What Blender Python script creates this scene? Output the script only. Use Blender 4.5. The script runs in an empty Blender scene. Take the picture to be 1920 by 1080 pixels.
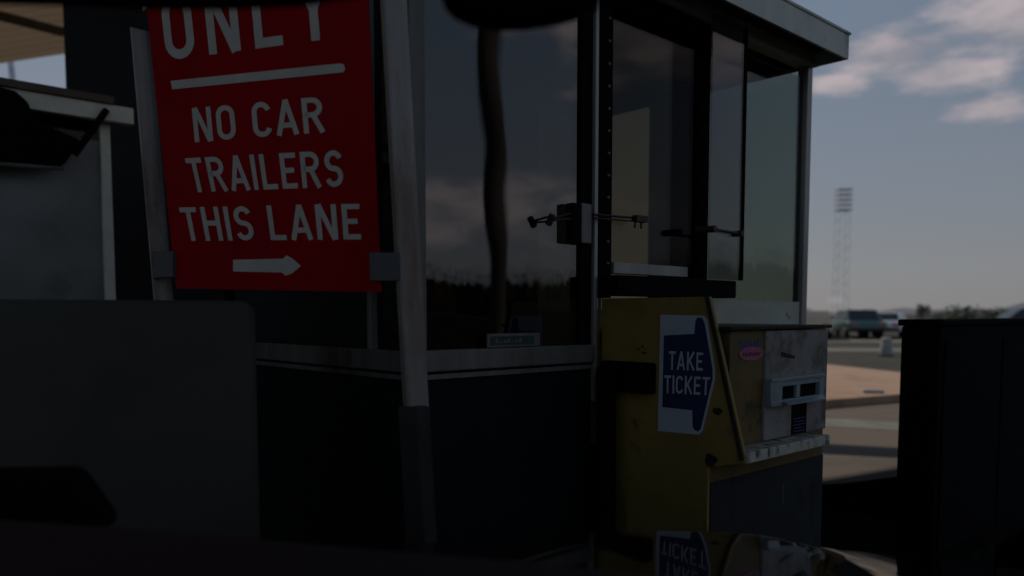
import bpy, bmesh, math, random
from mathutils import Vector, Matrix
random.seed(7)
R = math.radians
scene = bpy.context.scene
COL = scene.collection

# ------------------------------------------------------------------ camera
F = 1480.0; PITCH = R(4.0); EYE = Vector((0, 0, 1.25)); CYP = 588 + F*math.tan(PITCH)
cd = bpy.data.cameras.new('camera'); cam = bpy.data.objects.new('camera', cd); COL.objects.link(cam)
cam.location = EYE; cam.rotation_euler = (R(90) - PITCH, 0, 0)
cd.sensor_width = 36; cd.lens = F/1920*36; cd.shift_y = (CYP - 540)/1920
cd.clip_start = 0.02; cd.clip_end = 6000
cd.dof.use_dof = True; cd.dof.focus_distance = 2.6; cd.dof.aperture_fstop = 1.7
scene.camera = cam

# ------------------------------------------------------------------ world: clear sky with a few clouds
SUN_AZ, SUN_EL = R(-16), R(40)       # azimuth from +Y towards +X
w = bpy.data.worlds.new('World'); scene.world = w; w.use_nodes = True
nt = w.node_tree; N = nt.nodes; L = nt.links
N.clear()
def wn(t, **k):
    n = N.new(t)
    for a, b in k.items(): setattr(n, a, b)
    return n
def wmath(op, a, b=None, clamp=False):
    n = wn('ShaderNodeMath', operation=op, use_clamp=clamp)
    for i, v in enumerate((a, b)):
        if v is None: continue
        if isinstance(v, (int, float)): n.inputs[i].default_value = v
        else: L.new(v, n.inputs[i])
    return n.outputs[0]
def wmix(f, a, b):
    n = wn('ShaderNodeMix', data_type='RGBA')
    for i, v in ((0, f), (6, a), (7, b)):
        if isinstance(v, (int, float)): n.inputs[i].default_value = v
        elif isinstance(v, tuple): n.inputs[i].default_value = (*v, 1)
        else: L.new(v, n.inputs[i])
    return n.outputs[2]
sky = wn('ShaderNodeTexSky', sky_type='NISHITA'); sky.sun_disc = False
sky.sun_elevation = SUN_EL; sky.sun_rotation = SUN_AZ
sky.air_density = 1.0; sky.dust_density = 1.0; sky.ozone_density = 1.5
tc = wn('ShaderNodeTexCoord')
sep = wn('ShaderNodeSeparateXYZ'); L.new(tc.outputs['Generated'], sep.inputs[0])
el = wmath('MAXIMUM', sep.outputs[2], 0.0)
SKYV = 3.35                                    # brightness of the veil, in the sky texture's own units
hz = wmath('POWER', wmath('SUBTRACT', 1.0, wmath('MINIMUM', wmath('MULTIPLY', el, 2.0), 1.0)), 1.2)
veil = wmix(hz, (0.63*SKYV, 0.93*SKYV, 1.33*SKYV), (1.08*SKYV, 1.07*SKYV, 1.16*SKYV))
base = wmix(0.86, sky.outputs[0], veil)
mp = wn('ShaderNodeMapping'); L.new(tc.outputs['Generated'], mp.inputs[0])
mp.inputs['Scale'].default_value = (4.2, 4.2, 13.0); mp.inputs['Location'].default_value = (0.35, 0.1, 0.2)
nz = wn('ShaderNodeTexNoise'); nz.inputs['Scale'].default_value = 1.5; nz.inputs['Detail'].default_value = 7; nz.inputs['Roughness'].default_value = .62
L.new(mp.outputs[0], nz.inputs['Vector'])
def blob(az, elv, ra, re):
    d = Vector((math.sin(R(az))*math.cos(R(elv)), math.cos(R(az))*math.cos(R(elv)), math.sin(R(elv))))
    m = wn('ShaderNodeVectorMath', operation='SUBTRACT'); L.new(tc.outputs['Generated'], m.inputs[0]); m.inputs[1].default_value = d
    s = wn('ShaderNodeVectorMath', operation='MULTIPLY'); L.new(m.outputs[0], s.inputs[0]); s.inputs[1].default_value = (1/R(ra), 1/R(ra), 1/R(re))
    l = wn('ShaderNodeVectorMath', operation='LENGTH'); L.new(s.outputs[0], l.inputs[0])
    return wmath('SUBTRACT', 1.0, l.outputs['Value'], True)
msk = None
for b in ((25.4, 16.1, 5.4, 2.3), (32.2, 17.0, 7.0, 3.4), (28.5, 14.6, 5.5, 1.8), (31.2, 12.2, 5.0, 1.4), (22.2, 14.6, 3.4, 1.2), (84, 20, 16, 7), (104, 7, 22, 4), (22.1, 0.9, .9, .5), (125, 14, 20, 5)):
    bb = blob(*b); msk = bb if msk is None else wmath('MAXIMUM', msk, bb)
cl = wmath('MULTIPLY', msk, 1.25)
cl = wmath('ADD', cl, wmath('MULTIPLY', wmath('SUBTRACT', nz.outputs[0], 0.5), 2.7))
cl = wmath('MULTIPLY', wmath('SUBTRACT', cl, 0.22), 1.7, True)
cl = wmath('MULTIPLY', cl, wmath('MULTIPLY', msk, 4.0, True))
nz2 = wn('ShaderNodeTexNoise'); nz2.inputs['Scale'].default_value = 3.0; nz2.inputs['Detail'].default_value = 5; L.new(mp.outputs[0], nz2.inputs['Vector'])
ccol = wmix(wmath('MULTIPLY', wmath('SUBTRACT', nz2.outputs[0], .36), 3.2, True), (1.30*SKYV, 1.28*SKYV, 1.46*SKYV), (2.45*SKYV, 2.12*SKYV, 2.2*SKYV))
fin = wmix(wmath('MULTIPLY', cl, .88), base, ccol)
bg = wn('ShaderNodeBackground'); bg.inputs[1].default_value = 0.06
L.new(fin, bg.inputs[0]); wo = wn('ShaderNodeOutputWorld'); L.new(bg.outputs[0], wo.inputs[0])

# ------------------------------------------------------------------ sun, exposure
sd = bpy.data.lights.new('sun', 'SUN'); sun = bpy.data.objects.new('sun', sd); COL.objects.link(sun)
sd.energy = 2.0; sd.angle = R(0.5); sd.color = (1.0, .86, .70)
sdir = Vector((math.sin(SUN_AZ)*math.cos(SUN_EL), math.cos(SUN_AZ)*math.cos(SUN_EL), math.sin(SUN_EL)))
sun.rotation_euler = sdir.to_track_quat('Z', 'Y').to_euler(); sun.location = sdir*60
vs = scene.view_settings; vs.view_transform = 'Standard'; vs.look = 'None'; vs.gamma = 1; vs.exposure = 0.0
cy = scene.cycles
cy.max_bounces = 8; cy.diffuse_bounces = 3; cy.glossy_bounces = 4; cy.transparent_max_bounces = 12; cy.sample_clamp_indirect = 4

# ------------------------------------------------------------------ geometry of the photograph
def ray(px, py):
    f = Vector((0, math.cos(PITCH), -math.sin(PITCH))); u = Vector((0, math.sin(PITCH), math.cos(PITCH)))
    return f + Vector(((px - 960)/F, 0, 0)) - u*((py - CYP)/F)
def hit(px, py, p, n):
    r = ray(px, py); n = Vector(n); t = (Vector(p) - EYE).dot(n)/r.dot(n)
    return EYE + r*t
def floor_at(px, py, z=0.0): return hit(px, py, (0, 0, z), (0, 0, 1))
def deep(px, py, y): return hit(px, py, (0, y, 0), (0, 1, 0))

# ------------------------------------------------------------------ materials
def mat(name, col, rough=.6, var=.2, scale=5, bump=0.0, metal=0.0, spec=.5, stain=None, stain_amt=.0, stretch=(1, 1, 1), stain_scale=4, coat=0, ior=None):
    m = bpy.data.materials.new(name); m.use_nodes = True
    nt = m.node_tree; n = nt.nodes; l = nt.links; b = n['Principled BSDF']
    t = n.new('ShaderNodeTexCoord'); g = n.new('ShaderNodeMapping'); g.inputs['Scale'].default_value = stretch
    l.new(t.outputs['Object'], g.inputs[0])
    a = n.new('ShaderNodeTexNoise'); a.inputs['Scale'].default_value = scale; a.inputs['Detail'].default_value = 6; a.inputs['Roughness'].default_value = .6
    l.new(g.outputs[0], a.inputs['Vector'])
    r = n.new('ShaderNodeValToRGB'); r.color_ramp.elements[0].position = .3; r.color_ramp.elements[1].position = .7
    r.color_ramp.elements[0].color = (*[c*(1 - var) for c in col], 1); r.color_ramp.elements[1].color = (*[min(1, c*(1 + var)) for c in col], 1)
    l.new(a.outputs[0], r.inputs[0]); out = r.outputs[0]
    if stain:
        s = n.new('ShaderNodeTexNoise'); s.inputs['Scale'].default_value = stain_scale; s.inputs['Detail'].default_value = 8; s.inputs['Roughness'].default_value = .68
        l.new(g.outputs[0], s.inputs['Vector'])
        q = n.new('ShaderNodeValToRGB'); q.color_ramp.elements[0].position = .62 - stain_amt*.3; q.color_ramp.elements[1].position = .70 - stain_amt*.2
        l.new(s.outputs[0], q.inputs[0])
        mx = n.new('ShaderNodeMix'); mx.data_type = 'RGBA'; l.new(q.outputs[0], mx.inputs[0]); l.new(out, mx.inputs[6]); mx.inputs[7].default_value = (*stain, 1)
        out = mx.outputs[2]
    l.new(out, b.inputs['Base Color'])
    rr = n.new('ShaderNodeMapRange'); rr.inputs[3].default_value = max(0, rough - .1); rr.inputs[4].default_value = min(1, rough + .1)
    l.new(a.outputs[0], rr.inputs[0]); l.new(rr.outputs[0], b.inputs['Roughness'])
    b.inputs['Metallic'].default_value = metal; b.inputs['Specular IOR Level'].default_value = spec
    if ior: b.inputs['IOR'].default_value = ior
    if coat: b.inputs['Coat Weight'].default_value = coat; b.inputs['Coat Roughness'].default_value = .02
    if bump:
        k = n.new('ShaderNodeBump'); k.inputs['Strength'].default_value = bump; k.inputs['Distance'].default_value = .01
        l.new(a.outputs[0], k.inputs['Height']); l.new(k.outputs[0], b.inputs['Normal'])
    return m
def glass(name, tint, refl=1.0, wav=0.0):
    m = bpy.data.materials.new(name); m.use_nodes = True
    n = m.node_tree.nodes; l = m.node_tree.links; n.clear()
    o = n.new('ShaderNodeOutputMaterial'); mx = n.new('ShaderNodeMixShader'); tr = n.new('ShaderNodeBsdfTransparent'); gl = n.new('ShaderNodeBsdfGlossy')
    tr.inputs[0].default_value = (*tint, 1); gl.inputs['Roughness'].default_value = .01; gl.inputs[0].default_value = (1, 1, 1, 1)
    lw = n.new('ShaderNodeLayerWeight'); lw.inputs[0].default_value = .5
    p = n.new('ShaderNodeMath'); p.operation = 'POWER'; p.inputs[1].default_value = 5; l.new(lw.outputs['Facing'], p.inputs[0])
    q = n.new('ShaderNodeMath'); q.operation = 'MULTIPLY_ADD'; q.inputs[1].default_value = .9; q.inputs[2].default_value = .045*refl; l.new(p.outputs[0], q.inputs[0])
    l.new(q.outputs[0], mx.inputs[0]); l.new(tr.outputs[0], mx.inputs[1]); l.new(gl.outputs[0], mx.inputs[2]); l.new(mx.outputs[0], o.inputs[0])
    if wav:
        t = n.new('ShaderNodeTexCoord'); a = n.new('ShaderNodeTexNoise'); a.inputs['Scale'].default_value = 2.2; a.inputs['Detail'].default_value = 1
        l.new(t.outputs['Object'], a.inputs['Vector'])
        k = n.new('ShaderNodeBump'); k.inputs['Strength'].default_value = wav; k.inputs['Distance'].default_value = .1
        l.new(a.outputs[0], k.inputs['Height']); l.new(k.outputs[0], gl.inputs['Normal'])
    return m
def translucent(name, col, amt):
    m = mat(name, col, .6, .22, 1.2, stretch=(1, 1, 1))
    n = m.node_tree.nodes; l = m.node_tree.links; b = n['Principled BSDF']; o = n['Material Output']
    t = n.new('ShaderNodeBsdfTranslucent'); t.inputs[0].default_value = (*col, 1)
    x = n.new('ShaderNodeMixShader'); x.inputs[0].default_value = amt
    l.new(b.outputs[0], x.inputs[1]); l.new(t.outputs[0], x.inputs[2]); l.new(x.outputs[0], o.inputs[0])
    return m
M = {}
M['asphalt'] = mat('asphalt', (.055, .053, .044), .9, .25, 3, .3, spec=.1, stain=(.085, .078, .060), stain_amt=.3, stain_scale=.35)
M['apron'] = mat('apron_concrete', (.125, .100, .078), .9, .16, 1.7, .2, stretch=(.35, 1.6, 1), stain=(.080, .070, .058), stain_amt=.4, stain_scale=1.1)
M['island'] = mat('island_concrete', (.42, .27, .185), .9, .14, 2.2, .2, stain=(.30, .19, .13), stain_amt=.3, stain_scale=1.2)
M['kerb'] = mat('dark_kerb_concrete', (.012, .012, .011), 1, .3, 6, .3, spec=.0)  # even near-black tone for kerb and plinth
M['lane'] = mat('lane_asphalt_with_shade', (.003, .003, .0033), 1, .3, 4, .3, spec=.0)  # near-black because the canopy's shade is put into the colour
M['teal'] = mat('teal_paint', (.0025, .008, .0105), .7, .3, 4, .1, spec=.2, stain=(.01, .012, .012), stain_amt=.15)
M['cream'] = mat('cream_paint', (.52, .55, .46), .6, .15, 7, .1, stain=(.22, .19, .12), stain_amt=.12, stain_scale=14)
M['alu'] = mat('aluminium', (.36, .36, .34), .45, .25, 18, .05, metal=.35, stretch=(1, 1, .1))
M['alu_dull'] = mat('weathered_aluminium', (.17, .165, .15), .55, .35, 12, .05, metal=.2, stain=(.09, .075, .05), stain_amt=.3, stretch=(1, 1, .2))
M['black'] = mat('black_rubber', (.005, .005, .006), .9, .3, 9, .1, spec=.1)
M['blacksteel'] = mat('black_painted_steel', (.004, .004, .005), .9, .4, 6, .1, spec=.08)
M['dark'] = mat('dark_interior', (.015, .014, .013), .8, .3, 4)
M['darkred'] = mat('dark_red_paint', (.05, .02, .02), .6, .4, 5, .1)
M['dark_pipe'] = mat('black_red_pipe', (.010, .004, .003), .8, .4, 5, .1, spec=.1)
M['pierpaint'] = mat('pier_paint', (.010, .012, .018), .7, .3, 2, .1)
M['fascia'] = mat('pale_green_fascia', (.74, .80, .74), .55, .14, 9, .15, stain=(.50, .50, .42), stain_amt=.25, stain_scale=6, stretch=(1, 1, .4))
M['soffit'] = mat('brown_soffit', (.10, .045, .025), .8, .3, 5)
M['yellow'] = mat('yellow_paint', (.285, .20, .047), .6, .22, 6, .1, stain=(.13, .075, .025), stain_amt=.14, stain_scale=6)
M['yellowdark'] = mat('stained_dark_yellow_paint', (.15, .098, .022), .6, .35, 6, .1, stain=(.05, .035, .015), stain_amt=.3, stain_scale=6)  # darker yellow with random stains
M['rustedge'] = mat('rusty_edge', (.028, .015, .009), .8, .4, 20, .2)
M['ledge'] = mat('flaking_white_ledge', (.55, .54, .47), .7, .12, 10, .2, stain=(.075, .05, .03), stain_amt=.38, stain_scale=13, stretch=(2.4, 1.5, 1.0))
M['plate'] = mat('grey_steel_plate', (.28, .265, .25), .5, .25, 7, .08, metal=.1, stain=(.12, .105, .095), stain_amt=.45, stain_scale=9)
M['bezel'] = mat('blue_grey_bezel', (.30, .36, .39), .4, .2, 12, .05, metal=.2)
M['slate'] = mat('slate_grey_paint', (.034, .038, .043), .8, .25, 5, .1, spec=.2, stain=(.02, .022, .026), stain_amt=.35, stain_scale=5, stretch=(1, 1, .6))
M['white'] = mat('white_paint', (.52, .56, .62), .5, .08, 9)
M['letter'] = mat('cream_lettering', (.57, .53, .45), .6, .10, 14)
M['blue'] = mat('blue_sign_paint', (.009, .02, .092), .5, .12, 9)
M['signred'] = mat('red_sign_paint', (.35, .003, .008), .8, .14, 3, .02, spec=.08, stain=(.32, .006, .014), stain_amt=.3, stain_scale=5)
M['post'] = mat('galvanised_post', (.33, .305, .285), .5, .3, 7, .1, metal=.2, stain=(.20, .14, .11), stain_amt=.35, stain_scale=5, stretch=(1, 1, .25))
M['shade_sleeve'] = mat('post_foot_shade', (.055, .052, .050), .8, .45, 6, .1, spec=.2, stain=(.04, .038, .036), stain_amt=.5, stain_scale=3)  # dark tone stands for the post foot fading into shadow
M['bracket'] = mat('grey_bracket', (.10, .10, .105), .6, .2, 9)
M['block'] = mat('olive_grey_block', (.062, .062, .052), .8, .14, 3, .12, stain=(.045, .045, .038), stain_amt=.3, stain_scale=2)
M['frost'] = mat('grey_panel', (.27, .28, .265), .45, .22, 2.2, .02, stain=(.18, .185, .175), stain_amt=.3, stain_scale=1.5)
M['beam'] = mat('cream_beam', (.88, .85, .72), .6, .15, 5, .1)
M['brown'] = mat('brown_trim', (.12, .09, .065), .7, .3, 6)
M['pink'] = mat('pink_sticker', (.42, .10, .20), .5, .25, 30)
M['bluestick'] = mat('blue_sticker', (.05, .07, .20), .5, .4, 30)
M['canopy'] = translucent('tan_canopy_sheet', (.25, .19, .125), .35)
M['shade_deck'] = mat('canopy_shade_deck', (.03, .03, .03), .8, .2, 2)
M['hood'] = mat('black_cherry_paint', (.010, .004, .006), .06, .2, 3, coat=1.0, ior=1.9)
M['vinyl'] = mat('dark_maroon_vinyl', (.040, .022, .032), .7, .3, 40, .1)
M['wood'] = mat('pole_wood', (.055, .05, .046), .9, .3, 6, .2, stretch=(1, 1, .1))
M['mast'] = mat('mast_steel', (.70, .72, .76), .6, .2, 3)
M['leaf'] = mat('leaf', (.055, .065, .022), .8, .5, .8)
M['leafdark'] = mat('dark_leaf', (.016, .014, .010), 1, .5, .3, spec=.05)
M['bark'] = mat('bark', (.05, .04, .03), .9, .3, 8, .2)
M['hill'] = mat('hazy_hill', (.13, .15, .17), 1, .15, .01)  # blue-grey distance haze put into the hill colour
M['tyre'] = mat('tyre', (.015, .015, .015), .9, .2, 9)
M['rim'] = mat('rim', (.4, .4, .4), .35, .1, 9, metal=.8)
M['carglass'] = mat('car_glass', (.012, .014, .016), .08, .1, 3)
M['lampglass'] = mat('lamp_lens', (.5, .12, .08), .2, .1, 9)
M['headglass'] = mat('headlamp_lens', (.7, .7, .66), .15, .1, 9)
M['glass'] = glass('booth_glass', (.22, .24, .24), 2.3, .035)
M['glassgreen'] = glass('green_booth_glass', (.60, .64, .61), .7, .02)
M['glassdark'] = glass('dark_booth_glass', (.12, .12, .13), .5, .02)
M['glassslide'] = glass('sliding_glass', (.70, .68, .62), .38, .02)
M['glassclear'] = glass('clear_booth_glass', (.66, .64, .66), .8, .02)
M['olive'] = glass('smoked_grey_glass', (.40, .37, .31), .5, .0)
M['paper'] = mat('paper_notice', (.35, .35, .33), .8, .1, 6)
M['teallabel'] = mat('teal_label', (.02, .06, .05), .5, .4, 20)
M['paint'] = mat('road_paint', (.13, .13, .095), .8, .3, 4)
M['greenpaint'] = mat('green_grey_paint', (.17, .185, .155), .85, .3, 3)

# ------------------------------------------------------------------ mesh helpers
class MB:
    def __init__(s): s.v = []; s.f = []
    def add(s, vs, fs):
        o = len(s.v); s.v += [tuple(x) for x in vs]; s.f += [tuple(i + o for i in f) for f in fs]; return s
    def box(s, x0, x1, y0, y1, z0, z1):
        v = [(x, y, z) for z in (z0, z1) for y in (y0, y1) for x in (x0, x1)]
        return s.add(v, [(0, 2, 3, 1), (4, 5, 7, 6), (0, 1, 5, 4), (2, 6, 7, 3), (0, 4, 6, 2), (1, 3, 7, 5)])
    def prism(s, poly, off):
        """closed solid: 3-D polygon swept by a vector"""
        n = len(poly); off = Vector(off); a = [Vector(p) for p in poly]; b = [p + off for p in a]
        nrm = Vector((0, 0, 0))
        for i in range(n): nrm += a[i].cross(a[(i + 1) % n])
        if nrm.dot(off) > 0: a, b = a, b
        else: a.reverse(); b.reverse()
        return s.add(a + b, [tuple(range(n - 1, -1, -1)), tuple(range(n, 2*n))] + [(i, (i + 1) % n, n + (i + 1) % n, n + i) for i in range(n)])
    def tube(s, pts, r, seg=10, cap=True):
        pts = [Vector(p) for p in pts]; rs = r if isinstance(r, (list, tuple)) else [r]*len(pts); rings = []
        for i, p in enumerate(pts):
            d = (pts[min(i + 1, len(pts) - 1)] - pts[max(i - 1, 0)]).normalized()
            a = d.cross(Vector((0, 0, 1)) if abs(d.z) < .9 else Vector((1, 0, 0))).normalized(); b = d.cross(a)
            rings.append([p + (a*math.cos(2*math.pi*k/seg) + b*math.sin(2*math.pi*k/seg))*rs[i] for k in range(seg)])
        v = [q for ring in rings for q in ring]; f = []
        for i in range(len(pts) - 1):
            for k in range(seg): f.append((i*seg + k, i*seg + (k + 1) % seg, (i + 1)*seg + (k + 1) % seg, (i + 1)*seg + k))
        if cap: f += [tuple(range(seg - 1, -1, -1)), tuple((len(pts) - 1)*seg + k for k in range(seg))]
        return s.add(v, f)
    def build(s, name, m, parent=None, bevel=0.0, seg=2, smooth=False, loc=None):
        me = bpy.data.meshes.new(name); me.from_pydata(s.v, [], s.f); me.update()
        bm = bmesh.new(); bm.from_mesh(me); bmesh.ops.recalc_face_normals(bm, faces=bm.faces)
        if bevel:
            es = [e for e in bm.edges if len(e.link_faces) == 2 and e.calc_face_angle(0) > R(25)]
            bmesh.ops.bevel(bm, geom=es, offset=bevel, segments=seg, affect='EDGES', profile=.5, clamp_overlap=True)
        bm.to_mesh(me); bm.free()
        if smooth:
            for p in me.polygons: p.use_smooth = True
            me.set_sharp_from_angle(angle=R(40))
        me.materials.append(m); o = bpy.data.objects.new(name, me); COL.objects.link(o)
        if parent: o.parent = parent
        if loc is not None: o.location = loc
        return o
def tag(o, label=None, cat=None, group=None, kind=None):
    for k, v in (('label', label), ('category', cat), ('group', group), ('kind', kind)):
        if v: o[k] = v
    return o
def empty(name, loc, rz=0):
    o = bpy.data.objects.new(name, None); COL.objects.link(o); o.location = loc; o.rotation_euler = (0, 0, rz); o.empty_display_size = .2
    return o
def to_local(e, p):
    c, s = math.cos(e.rotation_euler.z), math.sin(e.rotation_euler.z); d = Vector(p) - Vector(e.location)
    return Vector((c*d.x + s*d.y, -s*d.x + c*d.y, d.z))
def arc(cx, cy, rx, ry, a0, a1, n=10):
    return [(cx + rx*math.cos(R(a0 + (a1 - a0)*i/n)), cy + ry*math.sin(R(a0 + (a1 - a0)*i/n))) for i in range(n + 1)]
# stroke lettering: height 1, centre lines of the strokes, stroke width added by the ribbon
H = .075
def glyphs():
    g = {}
    lo, hi = H, 1 - H; w = .50
    def rr(x0, x1, y0, y1, r): return (arc(x1 - r, y0 + r, r, r, -90, 0, 5) + arc(x1 - r, y1 - r, r, r, 0, 90, 5) + arc(x0 + r, y1 - r, r, r, 90, 180, 5) + arc(x0 + r, y0 + r, r, r, 180, 270, 5))
    g['O'] = (.58, [('c', rr(H, .58 - H, lo, hi, .21))])
    g['N'] = (.60, [[(H, 0), (H, 1)], [(H + .02, 1), (.60 - H - .02, 0)], [(.60 - H, 0), (.60 - H, 1)]])
    g['L'] = (.50, [[(H, 1), (H, lo), (.50, lo)]])
    g['Y'] = (.60, [[(.04, 1), (.30, .48), (.30, 0)], [(.56, 1), (.30, .48)]])
    g['C'] = (.56, [arc(.29, .70, .21, .225, 15, 90, 5) + arc(.27, .72, .195, .205, 90, 180, 5) + arc(.27, .28, .195, .205, 180, 270, 5) + arc(.29, .30, .21, .225, 270, 345, 5)])
    g['A'] = (.62, [[(.05, 0), (.31, 1)], [(.57, 0), (.31, 1)], [(.13, .28), (.49, .28)]])
    g['R'] = (.58, [[(H, 0), (H, hi), (.30, hi)] + arc(.30, hi - .205, .20, .205, 90, -90, 8) + [(H, hi - .41)], [(.30, .51), (.54, 0)]])
    g['T'] = (.54, [[(0, hi), (.54, hi)], [(.27, hi), (.27, 0)]])
    g['I'] = (.15, [[(H, 0), (H, 1)]])
    g['E'] = (.50, [[(.50, hi), (H, hi), (H, lo), (.50, lo)], [(H, .51), (.43, .51)]])
    g['S'] = (.56, [arc(.28, .71, .20, .215, 20, 90, 5) + arc(.28, .715, .20, .21, 90, 255, 9) + arc(.28, .29, .205, .215, 75, -90, 9) + arc(.28, .29, .205, .215, -90, -160, 5)])
    g['H'] = (.58, [[(H, 0), (H, 1)], [(.58 - H, 0), (.58 - H, 1)], [(H, .52), (.58 - H, .52)]])
    g['K'] = (.58, [[(H, 0), (H, 1)], [(.53, 1), (H + .02, .40)], [(.22, .55), (.55, 0)]])
    return g
G = glyphs()
def ribbons(text, gap=.17, space=.42):
    """list of (polyline, closed) and total width"""
    x = 0; out = []
    for ch in text:
        if ch == ' ': x += space - gap; continue
        wd, st = G[ch]
        for k in st:
            closed = isinstance(k, tuple) and k[0] == 'c'
            pts = k[1] if closed else k
            clean = []
            for p in pts:
                q = (p[0] + x, p[1])
                if not clean or math.dist(clean[-1], q) > 1e-4: clean.append(q)
            if closed and math.dist(clean[0], clean[-1]) < 1e-4: clean.pop()
            out.append((clean, closed))
        x += wd + gap
    return out, x - gap
def lettering(mb, text, quad, nrm, lift=.0015, weight=1.0, gap=.17, space=.42):
    """quad: bottom-left, bottom-right, top-right, top-left in 3-D"""
    rb, W = ribbons(text, gap, space); bl, br, tr, tl = [Vector(q) for q in quad]; nrm = Vector(nrm)
    def at(p, lift): a, b = p[0]/W, p[1]; return bl.lerp(br, a).lerp(tl.lerp(tr, a), b) + nrm*lift
    for i, (pl, closed) in enumerate(rb):
        n = len(pl); Lf = []; Rt = []
        for k in range(n):
            p = Vector(pl[k])
            a = Vector(pl[k - 1]) if (k > 0 or closed) else None; b = Vector(pl[(k + 1) % n]) if (k < n - 1 or closed) else None
            d1 = (p - a).normalized() if a is not None else None; d2 = (b - p).normalized() if b is not None else None
            d1 = d1 or d2; d2 = d2 or d1
            n1 = Vector((-d1.y, d1.x)); n2 = Vector((-d2.y, d2.x)); m = (n1 + n2)
            m = m.normalized() if m.length > 1e-3 else n1
            sc = min(1.6, 1/max(.3, m.dot(n1)))
            Lf.append(p + m*H*weight*sc); Rt.append(p - m*H*weight*sc)
        lf = lift + .00025*(i % 4)
        v = [at(p, lf) for p in Lf] + [at(p, lf) for p in Rt]
        fs = [(k, k + 1, n + k + 1, n + k) for k in range(n - 1)] + ([(n - 1, 0, n, 2*n - 1)] if closed else [])
        mb.add(v, fs)

# ------------------------------------------------------------------ setting: ground, apron, kerbs, hills
def sheet(name, pts, z, m, th=0.0):
    mb = MB()
    if th: mb.prism([(p[0], p[1], z) for p in pts], (0, 0, -th))
    else: mb.add([(p[0], p[1], z) for p in pts], [tuple(range(len(pts)))])
    o = mb.build(name, m); o['kind'] = 'structure'
    if o.data.polygons[0].normal.z < 0 and not th: o.data.flip_normals()
    return o
sheet('ground', [(-3000, -3000), (3000, -3000), (3000, 3000), (-3000, 3000)], 0, M['asphalt'])
PE = Vector((.94, -.34, 0)).normalized(); PG = Vector((.34, .94, 0)).normalized()     # plaza axes: across and along the lanes
def pz(a, b): return PE*a + PG*b
sheet('concrete_apron', [floor_at(1000, 960), floor_at(1545, 905), floor_at(1690, 880), floor_at(2300, 800), floor_at(2300, 700), floor_at(1800, 700), floor_at(1690, 700), floor_at(1550, 684), floor_at(1000, 684)], .004, M['apron'])
sheet('lane', [(-14, -12), (14, -12), (9, 4.5), (3.4, 6.2), (2.45, 5.75), (-3, 4.2), (-14, 8)], .0022, M['lane'])  # dark sheet edged along the canopy shadow line, painted shade
isl = [floor_at(x, y, .11) for x, y in ((1470, 760), (1550, 750), (1690, 739), (1800, 731), (1850, 712), (1690, 698), (1550, 683), (1470, 675))]
sheet('raised_concrete_island', isl, .11, M['island'], .12)
for nm, ys, m in (('road_marking', (636, 641), 'paint'), ('road_marking', (652, 658), 'paint')):
    p = [floor_at(1380, ys[0]), floor_at(1900, ys[0] + 2), floor_at(1900, ys[1] + 2), floor_at(1380, ys[1])]
    sheet(nm, p, .004, M[m])
p = [floor_at(1480, 785), floor_at(1590, 787), floor_at(1740, 797), floor_at(1740, 811), floor_at(1590, 803), floor_at(1480, 796)]
sheet('faded_road_marking', p, .008, M['greenpaint'])
mb = MB(); hv = []; nh = 80
for i in range(nh + 1):
    a = R(-70 + 140*i/nh); r = 1500
    h = 12 + 9*math.sin(i*.55) + 6*math.sin(i*1.37 + 1) + 4*math.sin(i*3.1)
    hv += [(math.sin(a)*r, math.cos(a)*r, -1), (math.sin(a)*(r + 80), math.cos(a)*(r + 80), max(4, h)), (math.sin(a)*(r + 500), math.cos(a)*(r + 500), -1)]
mb.add(hv, [q for i in range(nh) for q in ((3*i, 3*i + 3, 3*i + 4, 3*i + 1), (3*i + 1, 3*i + 4, 3*i + 5, 3*i + 2))])
o = mb.build('hills', M['hill'], smooth=True); o['kind'] = 'structure'

# ------------------------------------------------------------------ toll booth (local x along the lane side, y into the booth)
D1 = Vector((.737, .676, 0)).normalized(); D2 = Vector((-D1.y, D1.x, 0)); RZ = math.atan2(D1.y, D1.x)
CX = -.127*2.2; CC = Vector((CX, 2.2, 0))
booth = tag(empty('toll_booth', CC, RZ), 'dark teal toll booth with tall tinted windows and pale green roof, behind the red sign', 'toll booth')
def bl(px, py, t=0.0):
    return to_local(booth, hit(px, py, CC + D2*t, D2))
def bs(px, t=0.0): return bl(px, 500, t).x
def ble(px, py, s):    # on an end wall
    return to_local(booth, hit(px, py, CC + D1*s, D1))
LB = bs(1512); WB = 1.28; Z0 = .15; ZS0 = 1.085; ZS1 = 1.145; ZL = bl(1512, 124).z
zc = bl(1400, 564).z           # top of the cream wall under the end glass
s_a, s_b, s_c, s_d = bs(1090), bs(1109), bs(1120), bs(1145)
s_e, s_f, s_g, s_h = bs(1308), bs(1326), bs(1388), bs(1504)
sheet('kerb_island', [CC + D1*a + D2*b for a, b in ((-1.1, -.62), (3.0, -.62), (3.0, 1.9), (-1.1, 1.9))], Z0, M['kerb'], .16)
e = .05
mb = MB()
mb.box(0, s_b, 0, e, Z0, ZS0); mb.box(0, e, e, WB - e, Z0, ZS0); mb.box(0, LB, WB - e, WB, Z0, ZS0); mb.box(LB - e, LB, e, WB - e, Z0, ZS0)
mb.box(s_b, LB - e, 0, e, Z0, .80)
mb.build('lower_wall', M['teal'], booth)
MB().box(s_b, s_f, .004, e, .80, zc - .04).build('counter_wall', M['yellowdark'], booth)
MB().box(s_f, LB - e, .004, e, .80, zc).build('cream_wall_panel', M['cream'], booth)
MB().box(e, LB - e, e, WB - e, Z0, Z0 + .03).build('floor', M['dark'], booth)
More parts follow.
